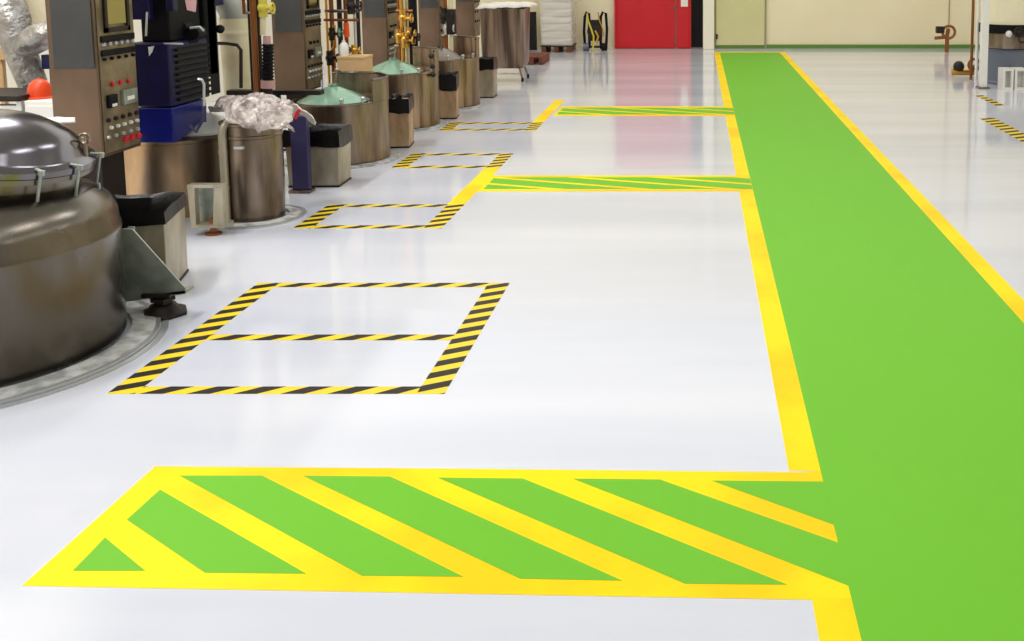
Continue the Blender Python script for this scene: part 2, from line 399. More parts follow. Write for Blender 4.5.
# white cloth strip lying behind the lid
m = MB(); p = at(50, 118, 4.62)
pts = [at(22, 120, 4.56), at(36, 116, 4.6), at(55, 118, 4.62), at(74, 116, 4.64)]
pts2 = [at(24, 124, 4.5), at(36, 122, 4.52), at(56, 123, 4.54), at(75, 121, 4.56)]
# ---------------------------------------------------------------- bins
def bin_thing(cx, cy, w, d, h, rot, body, label, flare=.9, lh=.10, seed=0, wob=.5):
    t = thing('waste_bin', label, 'bin', (cx, cy, 0), 'steel bins with black liners')
    R = Matrix.Rotation(rot, 3, 'Z'); c = Vector((cx, cy, 0))
    def q(x, y, z, s=1): return R @ Vector((x * w / 2 * s, y * d / 2 * s, z)) + c
    m = MB(); cs = ((-1, -1), (1, -1), (1, 1), (-1, 1))
    th = .012
    outer0 = [m.bm.verts.new(q(x, y, .012, flare)) for x, y in cs]; outer1 = [m.bm.verts.new(q(x, y, h)) for x, y in cs]
    in1 = [m.bm.verts.new(q(x, y, h, 1 - 2 * th / w)) for x, y in cs]; in0 = [m.bm.verts.new(q(x, y, .03, flare - 2 * th / w)) for x, y in cs]
    m.face(outer0[::-1]); m.face(in0)
    for i in range(4):
        j = (i + 1) % 4
        m.face([outer0[i], outer0[j], outer1[j], outer1[i]]); m.face([outer1[i], outer1[j], in1[j], in1[i]]); m.face([in1[i], in1[j], in0[j], in0[i]])
    b = m.build('bin_body', body, t, bevel=.004)
    m = MB(); P = [q(x, y, 0, flare * 1.02) for x, y in cs]; m.extr(P, (0, 0, .012)); m.build('bin_base', 'dark', t)
    # liner: folds over the rim, outside cuff with an uneven hem, inside hanging down
    m = MB(); N = 48; rows = []
    rnd = random.Random(seed)
    ph = [rnd.random() * 6 for _ in range(5)]
    def per(u):
        u = (u % 1) * 4; k = int(u); f = u - k; A, B = cs[k], cs[(k + 1) % 4]; return A[0] + (B[0] - A[0]) * f, A[1] + (B[1] - A[1]) * f
    for r, (s_, zz) in enumerate(((1.05, -lh), (1.045, -lh * .5), (1.05, -.005), (1.02, .035), (.93, .02), (.84, -.06), (.78, -.2), (.3, -h * .72))):
        row = []
        for i in range(N):
            u = i / N; x, y = per(u); wv = math.sin(u * 2 * PI * 5 + ph[0] + r * .7) * .5 + math.sin(u * 2 * PI * 9 + ph[1] + r) * .35; wv *= wob
            z = h + zz + (wv * .012 if r else (math.sin(u * 4 * PI + ph[2]) * .3 + wv * .35) * lh * .35) + (.01 * wv if r == 3 else 0)
            row.append(m.bm.verts.new(q(x, y, z, s_ + wv * (.012 if r < 4 else .03))))
        rows.append(row)
    for A, B in zip(rows, rows[1:]):
        for i in range(N): m.face([A[i], A[(i + 1) % N], B[(i + 1) % N], B[i]])
    m.face(rows[-1]); m.build('bin_liner', 'liner', t)
    return t
def corner_bin(px_right, py_right, w, d, h, rot, body, label, **k):
    p = at(px_right, py_right); R = Matrix.Rotation(rot, 3, 'Z')
    c = p - R @ Vector((w / 2, d / 2 if k.pop('far', False) else -d / 2, 0))
    return bin_thing(c.x, c.y, w, d, h, rot, body, label, **k)
bin_thing(-2.755, 4.82, .32, .42, .385, math.radians(15), 'bin', 'grey steel bin with a wide black liner beside the nearest tank', seed=1, lh=.03, flare=.985, wob=.4)
corner_bin(340, 187.5, .375, .30, .375, math.radians(2), 'bin', 'steel bin with a black liner standing behind the navy blue post', seed=2, lh=.085, flare=.94)
corner_bin(410, 148, .18, .30, .40, math.radians(8), 'binw', 'narrow warm steel bin with a black cuff between second and third vats', seed=3, lh=.09, flare=.95)
corner_bin(457, 119, .19, .28, .42, math.radians(8), 'binw', 'small steel bin in front of the vat nearest the wheeled hopper', seed=4, lh=.12, flare=.95)
corner_bin(494, 98, .225, .28, .43, math.radians(2), 'bin', 'farthest small steel bin, in front of the wheeled hopper', seed=5, lh=.10, flare=.95)

# ---------------------------------------------------------------- control cabinets
CX1, CW, CD = -3.3, .265, .38
def cabinet(px_edge, py_bot, label, first=False, detail=2):
    q = lambda z: 1.6 - (1.6 - z) * 1.118
    # depth at which the right front edge passes the pixel
    p = at(px_edge, 60, 1.0); Y = CX1 / (p.x)
    zb = at(px_edge, py_bot, Y).z
    t = thing('control_cabinet', label, 'control cabinet', (CX1 - CW / 2, Y + CD / 2, 0), 'tall control cabinets along the tank row')
    x0, x1, y0, y1 = CX1 - CW, CX1, Y, Y + CD
    m = MB(); m.box(x0, x1, y0, y1, zb, 1.98); b = m.build('cabinet_body', 'cab', t, bevel=.006)
    m = MB(); m.box(x0 + .03, x1 - .012, y0 - .008, y0, q(1.08), q(1.93)); m.build('front_cover', 'cab_grey', t, bevel=.003)
    m = MB(); m.box(x0 + .06, x1 - .06, y0 + .08, y1 - .08, .012, zb); m.box(x0 + .02, x1 - .02, y0 + .04, y1 - .04, 0, .014); m.build('pedestal', 'dark', t, bevel=.003)
    # aisle-side control panel
    m = MB(); m.box(x1, x1 + .006, y0 + .015, y1 - .015, zb + .02, 1.95); pl = m.build('control_panel', 'panel', t, bevel=.002)
    X = x1 + .006
    m = MB(); m.box(X, X + .008, y0 + .10, y1 - .10, q(1.29), q(1.52)); m.build('display', 'display', t, bevel=.002)
    m = MB()
    for (a, b_) in ((y0 + .07, y0 + .095), (y1 - .095, y1 - .07)): m.box(X, X + .014, a, b_, q(1.25), q(1.58))
    m.box(X, X + .014, y0 + .07, y1 - .07, q(1.25), q(1.275)); m.box(X, X + .014, y0 + .07, y1 - .07, q(1.545), q(1.58)); m.build('display_frame', 'dark', t)
    def row(z, n, r, mt, name, h=.016, a=.05, b_=.05):
        for i in range(n):
            k = MB(); y = y0 + a + (CD - a - b_) * i / (n - 1)
            k.lathe([(0, 0), (r, 0), (r, h * .7), (r * .7, h), (0, h)], (X, y, z), 10, mx=Matrix.Rotation(PI / 2, 3, 'Y')); k.build(name, mt, t)
    if detail >= 2:
        m = MB(); m.box(X, X + .012, y0 + .03, y1 - .03, q(1.205), q(1.235)); m.box(X, X + .012, y0 + .03, y1 - .03, q(1.135), q(1.165)); m.build('terminal_strip', 'black', t)
        row(q(1.25) - .065 + .002, 6, .012, 'ringsteel', 'indicator'); row(q(1.12), 5, .010, 'black', 'switch_knob')
        row(q(.99), 3, .014, 'redp' if first else 'black', 'switch_knob', a=.11, b_=.11)
        m = MB(); m.box(X, X + .02, y0 + .05, y0 + .13, q(.875), q(.94)); m.build('meter', 'black', t, bevel=.003)
        m = MB(); m.box(X, X + .02, y0 + .19, y1 - .05, q(.875), q(.95)); m2 = m.build('meter', 'galv', t, bevel=.003)
        m = MB(); m.box(X + .02, X + .023, y0 + .07, y0 + .115, q(.88), q(.895)); m.build('meter_window', 'white', t); m = MB(); m.box(X + .02, X + .023, y0 + .22, y1 - .09, q(.895), q(.915)); m.build('meter_window', 'white', t)
        row(q(.815), 5, .013, 'dark', 'switch_knob'); row(q(.775), 5, .011, 'white', 'push_button', a=.07); row(q(.73), 5, .011, 'ringsteel', 'push_button', a=.04)
        if first:
            row(q(.695), 3, .018, 'redp' if first else 'dark', 'stop_button', .022, a=.2)
    else:
        row(q(1.2), 4, .02, 'black', 'switch_knob'); row(q(1.08), 3, .018, 'black', 'switch_knob'); row(q(.95), 3, .018, 'dark', 'switch_knob'); row(q(.82), 3, .016, 'black', 'push_button')
    return Y
for px, py, lb, fi, dt in ((97, 158, 'nearest tall brown steel control cabinet with red stop buttons behind the nearest tank', True, 2),
                           (305, 92, 'second tall brown control cabinet, above the plastic-wrapped drum', False, 2),
                           (388, 78, 'third tall control cabinet, right of the tan box and pipes', False, 2),
                           (440.5, 48, 'fourth tall control cabinet, directly behind the third vat with a dome', False, 1),
                           (475, 37, 'fifth and farthest control cabinet, left of the wheeled hopper', False, 1)):
    cabinet(px, py, lb, fi, dt)

# ---------------------------------------------------------------- second tank, drum and mixer
CLOTH = 1
T2 = Vector((-3.42, 6.5, 0))
t = thing('mixing_tank', 'wide copper toned steel tank under the blue mixer', 'tank', T2, 'steel mixing tanks')
m = MB(); m.lathe([(.39, .0), (.40, .02), (.40, .465), (.41, .47), (.41, .49), (.385, .495), (.2, .50), (0, .50)], T2, 64); m.build('tank_body', 'steel_copper', t)
m = MB(); lc = Vector((at(203, 130, 6.42).x, 6.46, .50)); m.lathe([(.2, 0), (.2, .012), (.17, .04), (.1, .095), (.05, .12), (0, .125)], lc, 40); m.lathe([(0, .0), (.2, 0)], lc, 40); m.build('lid_cone', 'white', t)
gx = at(188, 230).x
m = MB(); Yg = 5.72
for a, b_ in ((187, 194), (214, 222)):
    m.extr([at(a, 186, Yg), at(b_, 186, Yg), at(b_ + 2, 226, Yg), at(a + 4 if a < 200 else a - 1, 226, Yg)], (0, .05, 0))
m.extr([at(187, 185, Yg), at(222, 185, Yg), at(222, 188, Yg), at(187, 188, Yg)], (0, .06, 0)); m.extr([at(190, 225, Yg), at(224, 225, Yg), at(224, 228, Yg), at(190, 228, Yg)], (0, .12, 0)); m.build('leg_bracket', 'bin', t)
m = MB(); m.extr([at(194, 188, Yg + .1), at(214, 188, Yg + .1), at(216, 226, Yg + .1), at(200, 226, Yg + .1)], (0, .01, 0)); m.build('bracket_web', 'galv', t)
f2 = Vector((at(209, 228, Yg).x, Yg + .05, 0)); m = MB(); m.lathe([(0, 0), (.045, 0), (.045, .012), (.02, .02), (.018, .1), (0, .1)], f2, 16); m.build('levelling_foot', 'copper', t)

D2 = Vector((-2.79, 6.17, 0))
t = thing('steel_drum', 'upright steel drum with a bent side pipe, draped with clear plastic', 'drum', D2)
m = MB(); m.lathe([(.17, .0), (.174, .01), (.174, .52), (.18, .525), (.18, .54), (.174, .545), (.174, .60), (.184, .605), (.184, .62), (.165, .622), (.165, .05), (0, .05)], D2, 48); m.lathe([(.17, 0), (0, 0)], D2, 48); m.build('drum_body', 'steel', t)
m = MB(); bx, by = D2.x - .10, D2.y - .175
m.tube([(bx, by, .005), (bx, by, .56), (bx + .005, by + .005, .60), (bx + .02, by + .02, .625), (bx + .05, by + .05, .635), (bx + .09, by + .09, .62)], .024, 12)
for z in (.44, .22): m.tube([(bx, by, z), (bx, by, z + .02)], .027, 12)
m.build('side_pipe', 'bin', t)
m = MB(); m.box(D2.x - .03, D2.x + .03, D2.y - .186, D2.y - .168, .47, .485); m.build('handle_plate', 'ringsteel', t)
m = MB(); m.lathe([(.2, 0), (.2, .016), (.27, .01), (.27, 0)], D2, 64, close=True); m.build('concrete_collar', 'conc', t)
m = MB(); m.lathe([(.27, 0), (.27, .012), (.30, .01), (.30, 0)], D2, 64, close=True); m.build('rim_ring', 'ringsteel', t)

def crumple(name, mt, label, cat, fn, nu, nv, amp, sc, thick=.003, seed=0):
    m = MB(); G = []
    for i in range(nu + 1):
        r = []
        for j in range(nv + 1):
            p = fn(i / nu, j / nv); nz = noise.noise_vector(p * sc + Vector((seed, seed, 0))) * amp + noise.noise_vector(p * sc * 2.7 + Vector((seed, 0, 3))) * amp * .45
            r.append(m.bm.verts.new(p + nz))
        G.append(r)
    for i in range(nu):
        for j in range(nv): m.face([G[i][j], G[i + 1][j], G[i + 1][j + 1], G[i][j + 1]])
    o = m.build(name, mt, solid=thick); return tag(o, label, cat)
def wrapfn(u, v):
    # a heap lying on the drum rim and spilling to the left over the tank
    px = 210 + 82 * u + 16 * (1 - v) * (1 - u); zc = .665 + .05 * math.sin(u * PI)
    Y = 5.93 + .50 * v; a = 1 - abs(2 * v - 1) ** 2.2
    droop = .10 * (1 - a)
    x = at(px, 110, Y).x
    return Vector((x, Y, zc + .06 * a - droop * min(1, .25 + 1.6 * u)))
crumple('plastic_sheet', 'film', 'crumpled clear plastic sheet heaped over the steel drum', 'plastic sheet', wrapfn, 60, 36, .045, 9)
# ragged cloth end hung over the navy post
def ragfn(u, v):
    px = 288 + 26 * u; py = 104 + 16 * u * u + 8 * v * (1 - .6 * u); p = at(px, py, 6.62 + .1 * v); return p
crumple('white_rag', 'rag', 'torn white rag with red marks lying over the top of the navy post', 'rag', ragfn, 24, 10, .02, 14, .006, 3)
m = MB()
for px, py in ((284, 118), (297, 114)):
    p = at(px, py, 6.58); m.tube([p + Vector((-.015, 0, -.03)), p + Vector((0, -.005, 0)), p + Vector((.02, 0, .03))], .012, 8)
tag(m.build('red_strap', 'redp'), 'short red strap pieces under the white rag beside the drum', 'strap')
# navy post
pb = at(301, 193); pw = .115; m = MB(); m.box(pb.x - pw / 2, pb.x + pw / 2, pb.y, pb.y + .06, 0.02, at(300, 116, pb.y).z)
pt = thing('guard_post', 'navy blue square post standing in front of a steel bin', 'post', (pb.x, pb.y + .03, 0))
m.build('post', 'navypost', pt, bevel=.004); m = MB(); m.box(pb.x - .08, pb.x + .07, pb.y - .02, pb.y + .09, 0, .02); m.build('foot_plate', 'steel', pt, bevel=.003)

# small navy column seen between tank one and the copper tank
m = MB(); p = at(110, 200, 5.85); m.box(p.x - .03, p.x + .05, 5.84, 5.9, 0, at(112, 158, 5.85).z)
tag(m.build('support_post', 'navy', bevel=.004), 'short dark navy post between the nearest tank and the copper toned tank', 'post')

# blue mixer
xb0, xb1 = at(136, 120, 6.0).x, at(173, 120, 6.0).x
t = thing('floor_mixer', 'large navy and bright blue mixing machine beside the nearest control cabinet', 'mixing machine', (xb0 + .1, 6.9, 0))
z = lambda py, Y=6.0: at(150, py, Y).z
m = MB(); zt_, zb_ = z(108), z(143); m.extr([(xb0, 6.0, zb_), (xb0, 6.07, zb_), (xb0, 6.42, at(205, 117, 6.42).z), (xb0, 6.42, zt_), (xb0, 6.0, zt_)], (xb1 - xb0, 0, 0)); m.build('lower_guard', 'blue', t, bevel=.008)
m = MB(); m.box(xb0 - .02, xb1 - .0, 6.0, 6.48, z(107), z(43)); hs = m.build('motor_housing', 'navy', t, bevel=.012)
m = MB()
for i in range(9):
    zc = z(104) + (z(48) - z(104)) * (i + .5) / 9; m.box(xb1, xb1 + .022, 6.06, 6.46, zc - .008, zc + .008)
m.build('cooling_grille', 'black', t)
m = MB(); m.box(xb0 + .02, xb1 - .03, 6.08, 6.46, z(43), 1.5); m.build('upper_column', 'black', t, bevel=.01)
m = MB(); m.box(xb0 - .0, xb0 + .11, 6.02, 6.07, z(20), 1.62); m.box(xb0 + .2, xb1 + .02, 6.04, 6.1, z(12), 1.62); m.build('guide_plate', 'navy', t, bevel=.006)
m = MB(); m.box(xb0 + .02, xb1 + .0, 6.48, 6.62, .85, 1.75); m.build('gear_case', 'black', t, bevel=.02)
m = MB(); m.box(xb0 - .45, xb0 - .2, 6.97, 7.2, 0, 1.8); m.build('back_column', 'navy', t, bevel=.01)
m = MB(); m.box(xb0 - .40, xb0 + .1, 6.5, 7.0, 1.3, 1.7); m.build('bridge_arm', 'navy', t, bevel=.01)
m = MB(); m.tube([at(146, 36, 6.0), at(147, 12, 6.0)], .006, 8); m.build('guide_rod', 'ringsteel', t)
m = MB(); p, q = at(164, 43.5, 5.98), at(183, 44, 5.98); m.tube([p, q], .006, 8); m.build('trim_bar', 'ringsteel', t)
m = MB(); m.extr([at(148, 47, 5.995), at(154, 46, 5.995), at(152, 52, 5.995), at(149, 56, 5.995)], (0, .004, 0)); m.build('white_mark', 'white', t)
m = MB()
for px, py, r in ((185, 27, .035), (196, 33, .045), (178, 22, .03), (190, 40, .03)):
    p = at(px, py, 6.3); m.lathe([(0, -.06), (r, -.05), (r, .05), (0, .06)], p + Vector((.0, 0, 0)), 12, mx=Matrix.Rotation(PI / 2, 3, 'X'))
m.build('hydraulic_fitting', 'black', t)
m = MB(); m.tube([at(190, 28, 6.15), at(200, 27, 6.15), at(204, 31, 6.15)], .008, 8); m.build('hydraulic_pipe', 'galv', t)
m = MB(); pk = at(220, 29, 6.6); m.ball(pk, .03); m.tube([pk, at(212, 29, 6.6)], .012, 8); m.build('control_knob', 'black', t)
m = MB(); m.extr([at(185, 0, 6.02), at(196, 0, 6.02), at(195, 12, 6.02), at(187, 10, 6.02)], (0, .01, 0)); m.build('warning_plate', 'pink', t)
m = MB(); m.box(xb1 + .0, at(213, 60, 6.55).x, 6.5, 6.62, z(95, 6.5), 1.65); m.build('side_case', 'black', t, bevel=.02)
# bent steel pipe crossing in front of the cream duct
m = MB(); m.tube([at(196, 43, 6.9), at(225, 43.5, 6.9), at(237, 45, 6.9), at(241, 50, 6.9), at(241, 88, 6.9)], .012, 10)
tag(m.build('bent_pipe', 'dark'), 'thin dark pipe bending down in front of the cream duct', 'pipe')
# handle with v-shaped fork on the white cone lid
t = thing('fork_handle', 'thin steel handle rod ending in a dark v-shaped fork', 'handle', at(204, 132, 5.94))
m = MB(); m.tube([at(198, 79, 5.94), at(202, 80, 5.94), at(204, 84, 5.94), at(204, 112, 5.94)], .008, 8); m.build('handle_rod', 'ringsteel', t)
m = MB(); m.tube([at(190, 125, 5.94), at(196, 132, 5.94), at(201, 123, 5.94), at(204, 112, 5.94)], .010, 8); m.tube([at(204, 106, 5.94), at(204, 122, 5.94)], .014, 8); m.build('fork', 'navypost', t)

# ---------------------------------------------------------------- vats with shrouds
def vat(px_r, py_r, Rv, ht, shroud_h, label, mt, dome='ledg', seed=0, sa=-30, ea=118):
    p = at(px_r, py_r); c = Vector((p.x - Rv * .985, p.y + .05, 0))
    t = thing('mixing_vat', label, 'vat', c, 'shrouded steel vats')
    m = MB(); m.lathe([(Rv - .01, .012), (Rv, .02), (Rv, ht - .01), (Rv + .008, ht), (Rv - .015, ht + .004), (Rv - .02, ht - .03), (0, ht - .03)], c, 64); m.build('vat_body', mt, t)
    m = MB(); a0, a1 = math.radians(sa), math.radians(ea)
    m.lathe([(Rv + .004, ht - .01), (Rv + .004, ht + shroud_h), (Rv - .008, ht + shroud_h), (Rv - .008, ht - .01)], c, 48, a0, a1, close=True); sh = m.build('shroud', mt, t)
    m = MB(); pts = [c + Vector((Rv * math.cos(a0 + (a1 - a0) * i / 32), Rv * math.sin(a0 + (a1 - a0) * i / 32), ht + shroud_h)) for i in range(33)]; m.tube(pts, .011, 8); m.build('shroud_rim', 'tank', t)
    m = MB(); dc = c + Vector((-.03, -.06, ht - .01)); m.lathe([(Rv * .74, 0), (Rv * .74, .012), (Rv * .62, .035), (Rv * .4, .08), (Rv * .18, .115), (.04, .125), (.04, .145), (0, .15)], dc, 48); m.build('dome_lid', dome, t)
    m = MB(); m.tube([dc + Vector((.0, .05, .12)), dc + Vector((.02, .05, .24))], .012, 8); m.ball(dc + Vector((.02, .05, .25)), .025); m.build('lid_knob', 'steel', t)
    m = MB()
    for a in (-1.2, -.7, -.15):
        q = c + Vector(((Rv - .04) * math.cos(a), (Rv - .04) * math.sin(a), ht)); m.tube([q, q + Vector((0, 0, .035))], .014, 8); m.ball(q + Vector((0, 0, .04)), .02, (1, 1, .7))
    m.build('rim_clamp', 'ringsteel', t)
    m = MB(); m.lathe([(Rv, 0), (Rv, .014), (Rv + .08, .008), (Rv + .08, 0)], c, 64, close=True); m.build('concrete_collar', 'conc', t)
    return t, c
t, c3 = vat(386, 160, .375, .49, .18, 'nearest open steel vat with a raised shroud and pale green dome', 'steel')
m = MB(); m.tube([at(333, 87, 8.0), at(371, 104, 8.0)], .012, 8); m.tube([at(322, 80, 8.2), at(322, 100, 8.2)], .01, 8); m.build('hinge_bar', 'ringsteel', t)
t, c4 = vat(437, 126, .38, .54, .20, 'middle streaked steel vat with a dome, right of the narrow bin', 'steel_streak', sa=-12, ea=84)
t, c5 = vat(478, 106, .38, .54, .21, 'farthest streaked steel vat with a dark dome, before the wheeled hopper', 'steel_streak', 'tank', sa=-12, ea=88)
m = MB()
for dx, dz in ((-.02, .6), (-.05, .7), (.0, .52)): m.ball(c4 + Vector((.38 + dx * .2, -.16, dz)), .028)
m.build('rim_clamp', 'dark', bpy.data.objects['mixing_vat.001'])

# ---------------------------------------------------------------- pipework between the cabinets
def pipe_stand(label, items, base, group='pipe stands between the cabinets'):
    t = thing('pipe_stand', label, 'pipework', base, group)
    for kind, mt, pts, r in items:
        m = MB()
        if kind == 'pipe': m.tube(pts, r, 12)
        elif kind == 'corr':
            A, B = Vector(pts[0]), Vector(pts[1]); n = 44; P = [A.lerp(B, i / n) for i in range(n + 1)]; m.tube(P, r, 14, rr=[r * (1 if (i // 2) % 2 else .82) for i in range(n + 1)])
        elif kind == 'valve':
            c = Vector(pts[0]); m.ball(c, r, (1, 1, 1.1)); m.tube([c - Vector((0, 0, r * 1.6)), c + Vector((0, 0, r * 1.6))], r * .75, 10); m.tube([c, c + Vector((r * 1.8, -r * .4, 0))], r * .35, 8); m.torus(c + Vector((r * 1.9, -r * .5, 0)), r * .9, r * .2, 'X', 14, 6)
        elif kind == 'box': a, b = pts; m.box(*a, *b)
        m.build({'pipe': 'pipe', 'corr': 'corrugated_hose', 'valve': 'valve', 'box': 'junction_box'}[kind], mt, t)
    return t
def V(px, y0, y1, Y, mt, r): return ('pipe', mt, [(at(px, 50, Y).x, Y, at(px, y1, Y).z if y1 < 999 else 0), (at(px, 50, Y).x, Y, at(px, y0, Y).z if y0 > -90 else 1.9)], r)
def H(pa, pb, py, Y, mt, r): return ('pipe', mt, [at(pa, py, Y), at(pb, py, Y)], r)
Y = 7.2
pipe_stand('pipe stand with a black corrugated hose and a yellow valve left of the second cabinet', [
    V(255, -99, 999, Y, 'copper', .022), V(259, -99, 999, Y + .1, 'dark', .02), V(251, -99, 999, Y + .15, 'dark', .012), V(246, -99, 14, Y + .1, 'copper', .012),
    ('corr', 'black', [at(268, 82, Y), at(268, 44, Y)], .042), ('pipe', 'pink', [at(268, 88, Y), at(268, 80, Y)], .05), ('pipe', 'pink', [at(267, 45, Y), at(267, 36, Y)], .026),
    ('pipe', 'duct', [at(263, 35, Y), at(263, 8, Y)], .021), ('valve', 'yhose', [at(263, 8, Y)], .04), ('pipe', 'dark', [(at(268, 88, Y).x, Y, 0), at(268, 87, Y)], .03), H(243, 275, 13, Y + .1, 'steel', .01)], (at(258, 50, Y).x, Y, 0))
Y = 8.9
pipe_stand('pipe stand with dark valves and a red bottle between second and third cabinets', [
    V(333, -99, 999, Y, 'copper', .02), V(341, -99, 999, Y + .1, 'dark', .022), V(347, -99, 999, Y + .15, 'copper', .018), V(356, -99, 999, Y, 'ringsteel', .013), V(359, -99, 999, Y + .12, 'dark', .02), V(328, -99, 999, Y + .2, 'brass', .012),
    H(325, 358, 11, Y - .02, 'steel', .014), H(324, 358, 20, Y - .02, 'copper', .012), ('valve', 'dark', [at(332, 34, Y - .05)], .035), ('valve', 'dark', [at(330, 58, Y - .05)], .04), ('valve', 'dark', [at(351, 6, Y - .05)], .045), ('valve', 'dark', [at(344, 50, Y - .06)], .028),
    ('pipe', 'orange', [at(347, 37, Y - .08), at(346, 23, Y - .08)], .024), ('valve', 'ledg', [at(339, 32, Y - .08)], .022), ('valve', 'brass', [at(354, 50, Y - .06)], .03), ('pipe', 'brass', [at(327, 55, Y - .04), at(335, 47, Y - .04), at(334, 25, Y - .04)], .014)], (at(342, 50, Y).x, Y, 0))
m = MB(); p = at(340.5, 50, Y - .12); m.lathe([(0, -.05), (.035, -.05), (.035, .02), (.02, .035), (.012, .05), (0, .05)], p, 16)
bt = p
Yb = 8.6
t = thing('tan_box', 'plain tan box on a dark frame left of the third cabinet', 'box', (at(351, 60, Yb).x, Yb + .1, at(351, 79, Yb).z))
k = MB(); k.box(at(337, 60, Yb).x, at(365, 60, Yb).x, Yb, Yb + .2, at(350, 79, Yb).z, at(350, 57, Yb).z); k.build('box_body', 'tan', t, bevel=.004)
k = MB(); k.box(at(336.5, 60, Yb).x, at(365.5, 60, Yb).x, Yb - .005, Yb + .205, at(350, 59, Yb).z, at(350, 57, Yb).z + .006); k.build('box_lid', 'tan', t, bevel=.003)
bz = at(350, 57, Yb).z + .006
m.bm.free()
m = MB(); m.lathe([(0, 0), (.036, 0), (.038, .01), (.038, .09), (.025, .11), (.014, .12), (.014, .135), (0, .135)], (at(342, 50, Yb).x, Yb + .05, bz), 18)
tag(m.build('white_bottle', 'white', origin=(at(342, 50, Yb).x, Yb + .05, bz)), 'small white bottle standing on the tan box', 'bottle')
m = MB(); bx0, bx1 = at(337, 60, Yb).x, at(365, 60, Yb).x
for x in (bx0 + .02, bx1 - .02):
    for y in (Yb + .02, Yb + .18): m.box(x - .012, x + .012, y - .012, y + .012, 0, at(350, 79, Yb).z - .02)
m.box(bx0, bx1, Yb, Yb + .2, at(350, 79, Yb).z - .02, at(350, 79, Yb).z); tag(m.build('frame_stand', 'dark'), 'dark frame stand under the tan box, mostly hidden', 'stand')
Y = 10.35
pipe_stand('pipe stand with bright brass valves between third and fourth cabinets', [
    V(403, -99, 999, Y, 'brass', .022), V(407, -99, 999, Y + .1, 'duct', .025), V(400, -99, 999, Y + .12, 'copper', .02), V(414, -99, 999, Y, 'black', .045), V(410, -99, 999, Y + .2, 'brass', .016),
    ('valve', 'brass', [at(399, 36, Y - .05)], .045), ('valve', 'brass', [at(405, 40, Y - .06)], .05), ('valve', 'brass', [at(409, 33, Y - .06)], .035), ('valve', 'brass', [at(403, 18, Y - .06)], .05), H(396, 413, 11, Y - .03, 'copper', .02), ('valve', 'dark', [at(412, 37, Y - .06)], .04)], (at(405, 50, Y).x, Y, 0))
Y = 12.4
pipe_stand('dark pipe stand with a small steel valve between fourth and fifth cabinets', [
    V(452, -99, 999, Y, 'duct', .03), V(446, -99, 999, Y, 'copper', .03), ('box', 'dark', ((at(449, 50, Y).x, at(457, 50, Y).x, Y - .1), (Y, at(450, 34, Y).z, at(450, 9, Y).z)), 0), ('valve', 'ringsteel', [at(447, 28, Y - .05)], .05), ('valve', 'dark', [at(444, 16, Y - .05)], .06)], (at(450, 50, Y).x, Y, 0))
# the box item above takes (x0,x1,y0),(y1,z0,z1)

# long dark beam below the second cabinet
m = MB(); p, q = at(228, 92, 7.35), at(322, 91, 7.35); m.box(p.x, q.x, 7.32, 7.4, p.z - .02, p.z + .015)
for x in (p.x + .02, p.x + .35): m.box(x, x + .03, 7.34, 7.38, 0, p.z)
tag(m.build('low_rail', 'dark', bevel=.003), 'long dark rail on two legs running behind the steel drum', 'rail')

# ---------------------------------------------------------------- ducts, table and hard hat on the far left
Y = 7.6
t = thing('air_duct', 'cream vertical duct with a grey elbow right of the blue mixer', 'duct', (at(237, 60, Y).x, Y, 0))
m = MB(); x = at(237, 60, Y).x; zt = at(237, 18, Y).z
m.lathe([(.10, 0), (.10, .5), (.104, .5), (.104, .52), (.10, .52), (.112, zt - .12), (.118, zt - .12), (.118, zt - .10), (.112, zt - .10), (.112, zt)], (x, Y, 0), 32); m.build('duct_pipe', 'duct', t)
m = MB(); m.tube([(x, Y, zt - .01), (x - .005, Y, zt + .05), (x - .04, Y, zt + .12), (x - .09, Y, zt + .19), (x - .14, Y + .02, zt + .3), (x - .15, Y + .05, 2.0)], .105, 24); m.build('duct_elbow', 'ductgrey', t)
Y = 6.9
t = thing('insulated_duct', 'foil wrapped bulky duct with a side branch in the upper left corner', 'duct', (at(20, 60, Y).x, Y, 0))
m = MB(); m.tube([at(-20, -60, Y + .2), at(2, -10, Y + .1), at(12, 20, Y), at(18, 45, Y), at(26, 66, Y), at(33, 84, Y)], .1, 24, rr=[.12, .12, .115, .10, .095, .09]); m.build('foil_duct', 'foil', t)
m = MB(); P = [at(20, 48, Y - .1), at(28, 44, Y - .12), at(38, 38, Y - .12), at(52, 33, Y - .1), at(62, 30, Y - .05)]; m.tube(P, .09, 24, rr=[.06, .09, .095, .09, .085]); m.build('duct_branch', 'foil', t)
m = MB(); b0 = at(33, 84, Y); m.tube([b0 + Vector((0, 0, .02)), Vector((b0.x, b0.y, 0))], .06, 20); m.build('duct_riser', 'ductgrey', t)
m = MB(); p, q = at(26, 24, 7.2), at(48, 24, 7.2); m.box(p.x, q.x, 7.2, 7.5, p.z, 2.0); m.box(p.x + .03, q.x - .03, 7.3, 7.5, 0, p.z) if False else None
c_ = tag(m.build('wall_cabinet', 'cream', bevel=.01), 'pale cream cupboard high up between the foil duct and the nearest cabinet', 'cupboard')
k = MB(); k.box(q.x - .07, q.x - .02, 7.42, 7.5, 0, p.z); sub(k, 'support_leg', 'cream', c_)
Y = 6.25
pl, pr = at(24, 102, Y).x, at(62, 102, Y).x; zt = at(30, 101, Y).z
t = thing('white_cabinet', 'white low cabinet with the orange hard hat standing on top', 'cabinet', ((pl + pr) / 2, Y + .2, 0))
m = MB(); m.box(pl, pr, Y, Y + .42, .0, zt); m.build('cabinet_body', 'white', t, bevel=.006)
m = MB(); m.box(pl + .02, pr - .02, Y - .012, Y, .04, zt - .03); m.build('cabinet_door', 'white', t, bevel=.003)
zt2 = zt
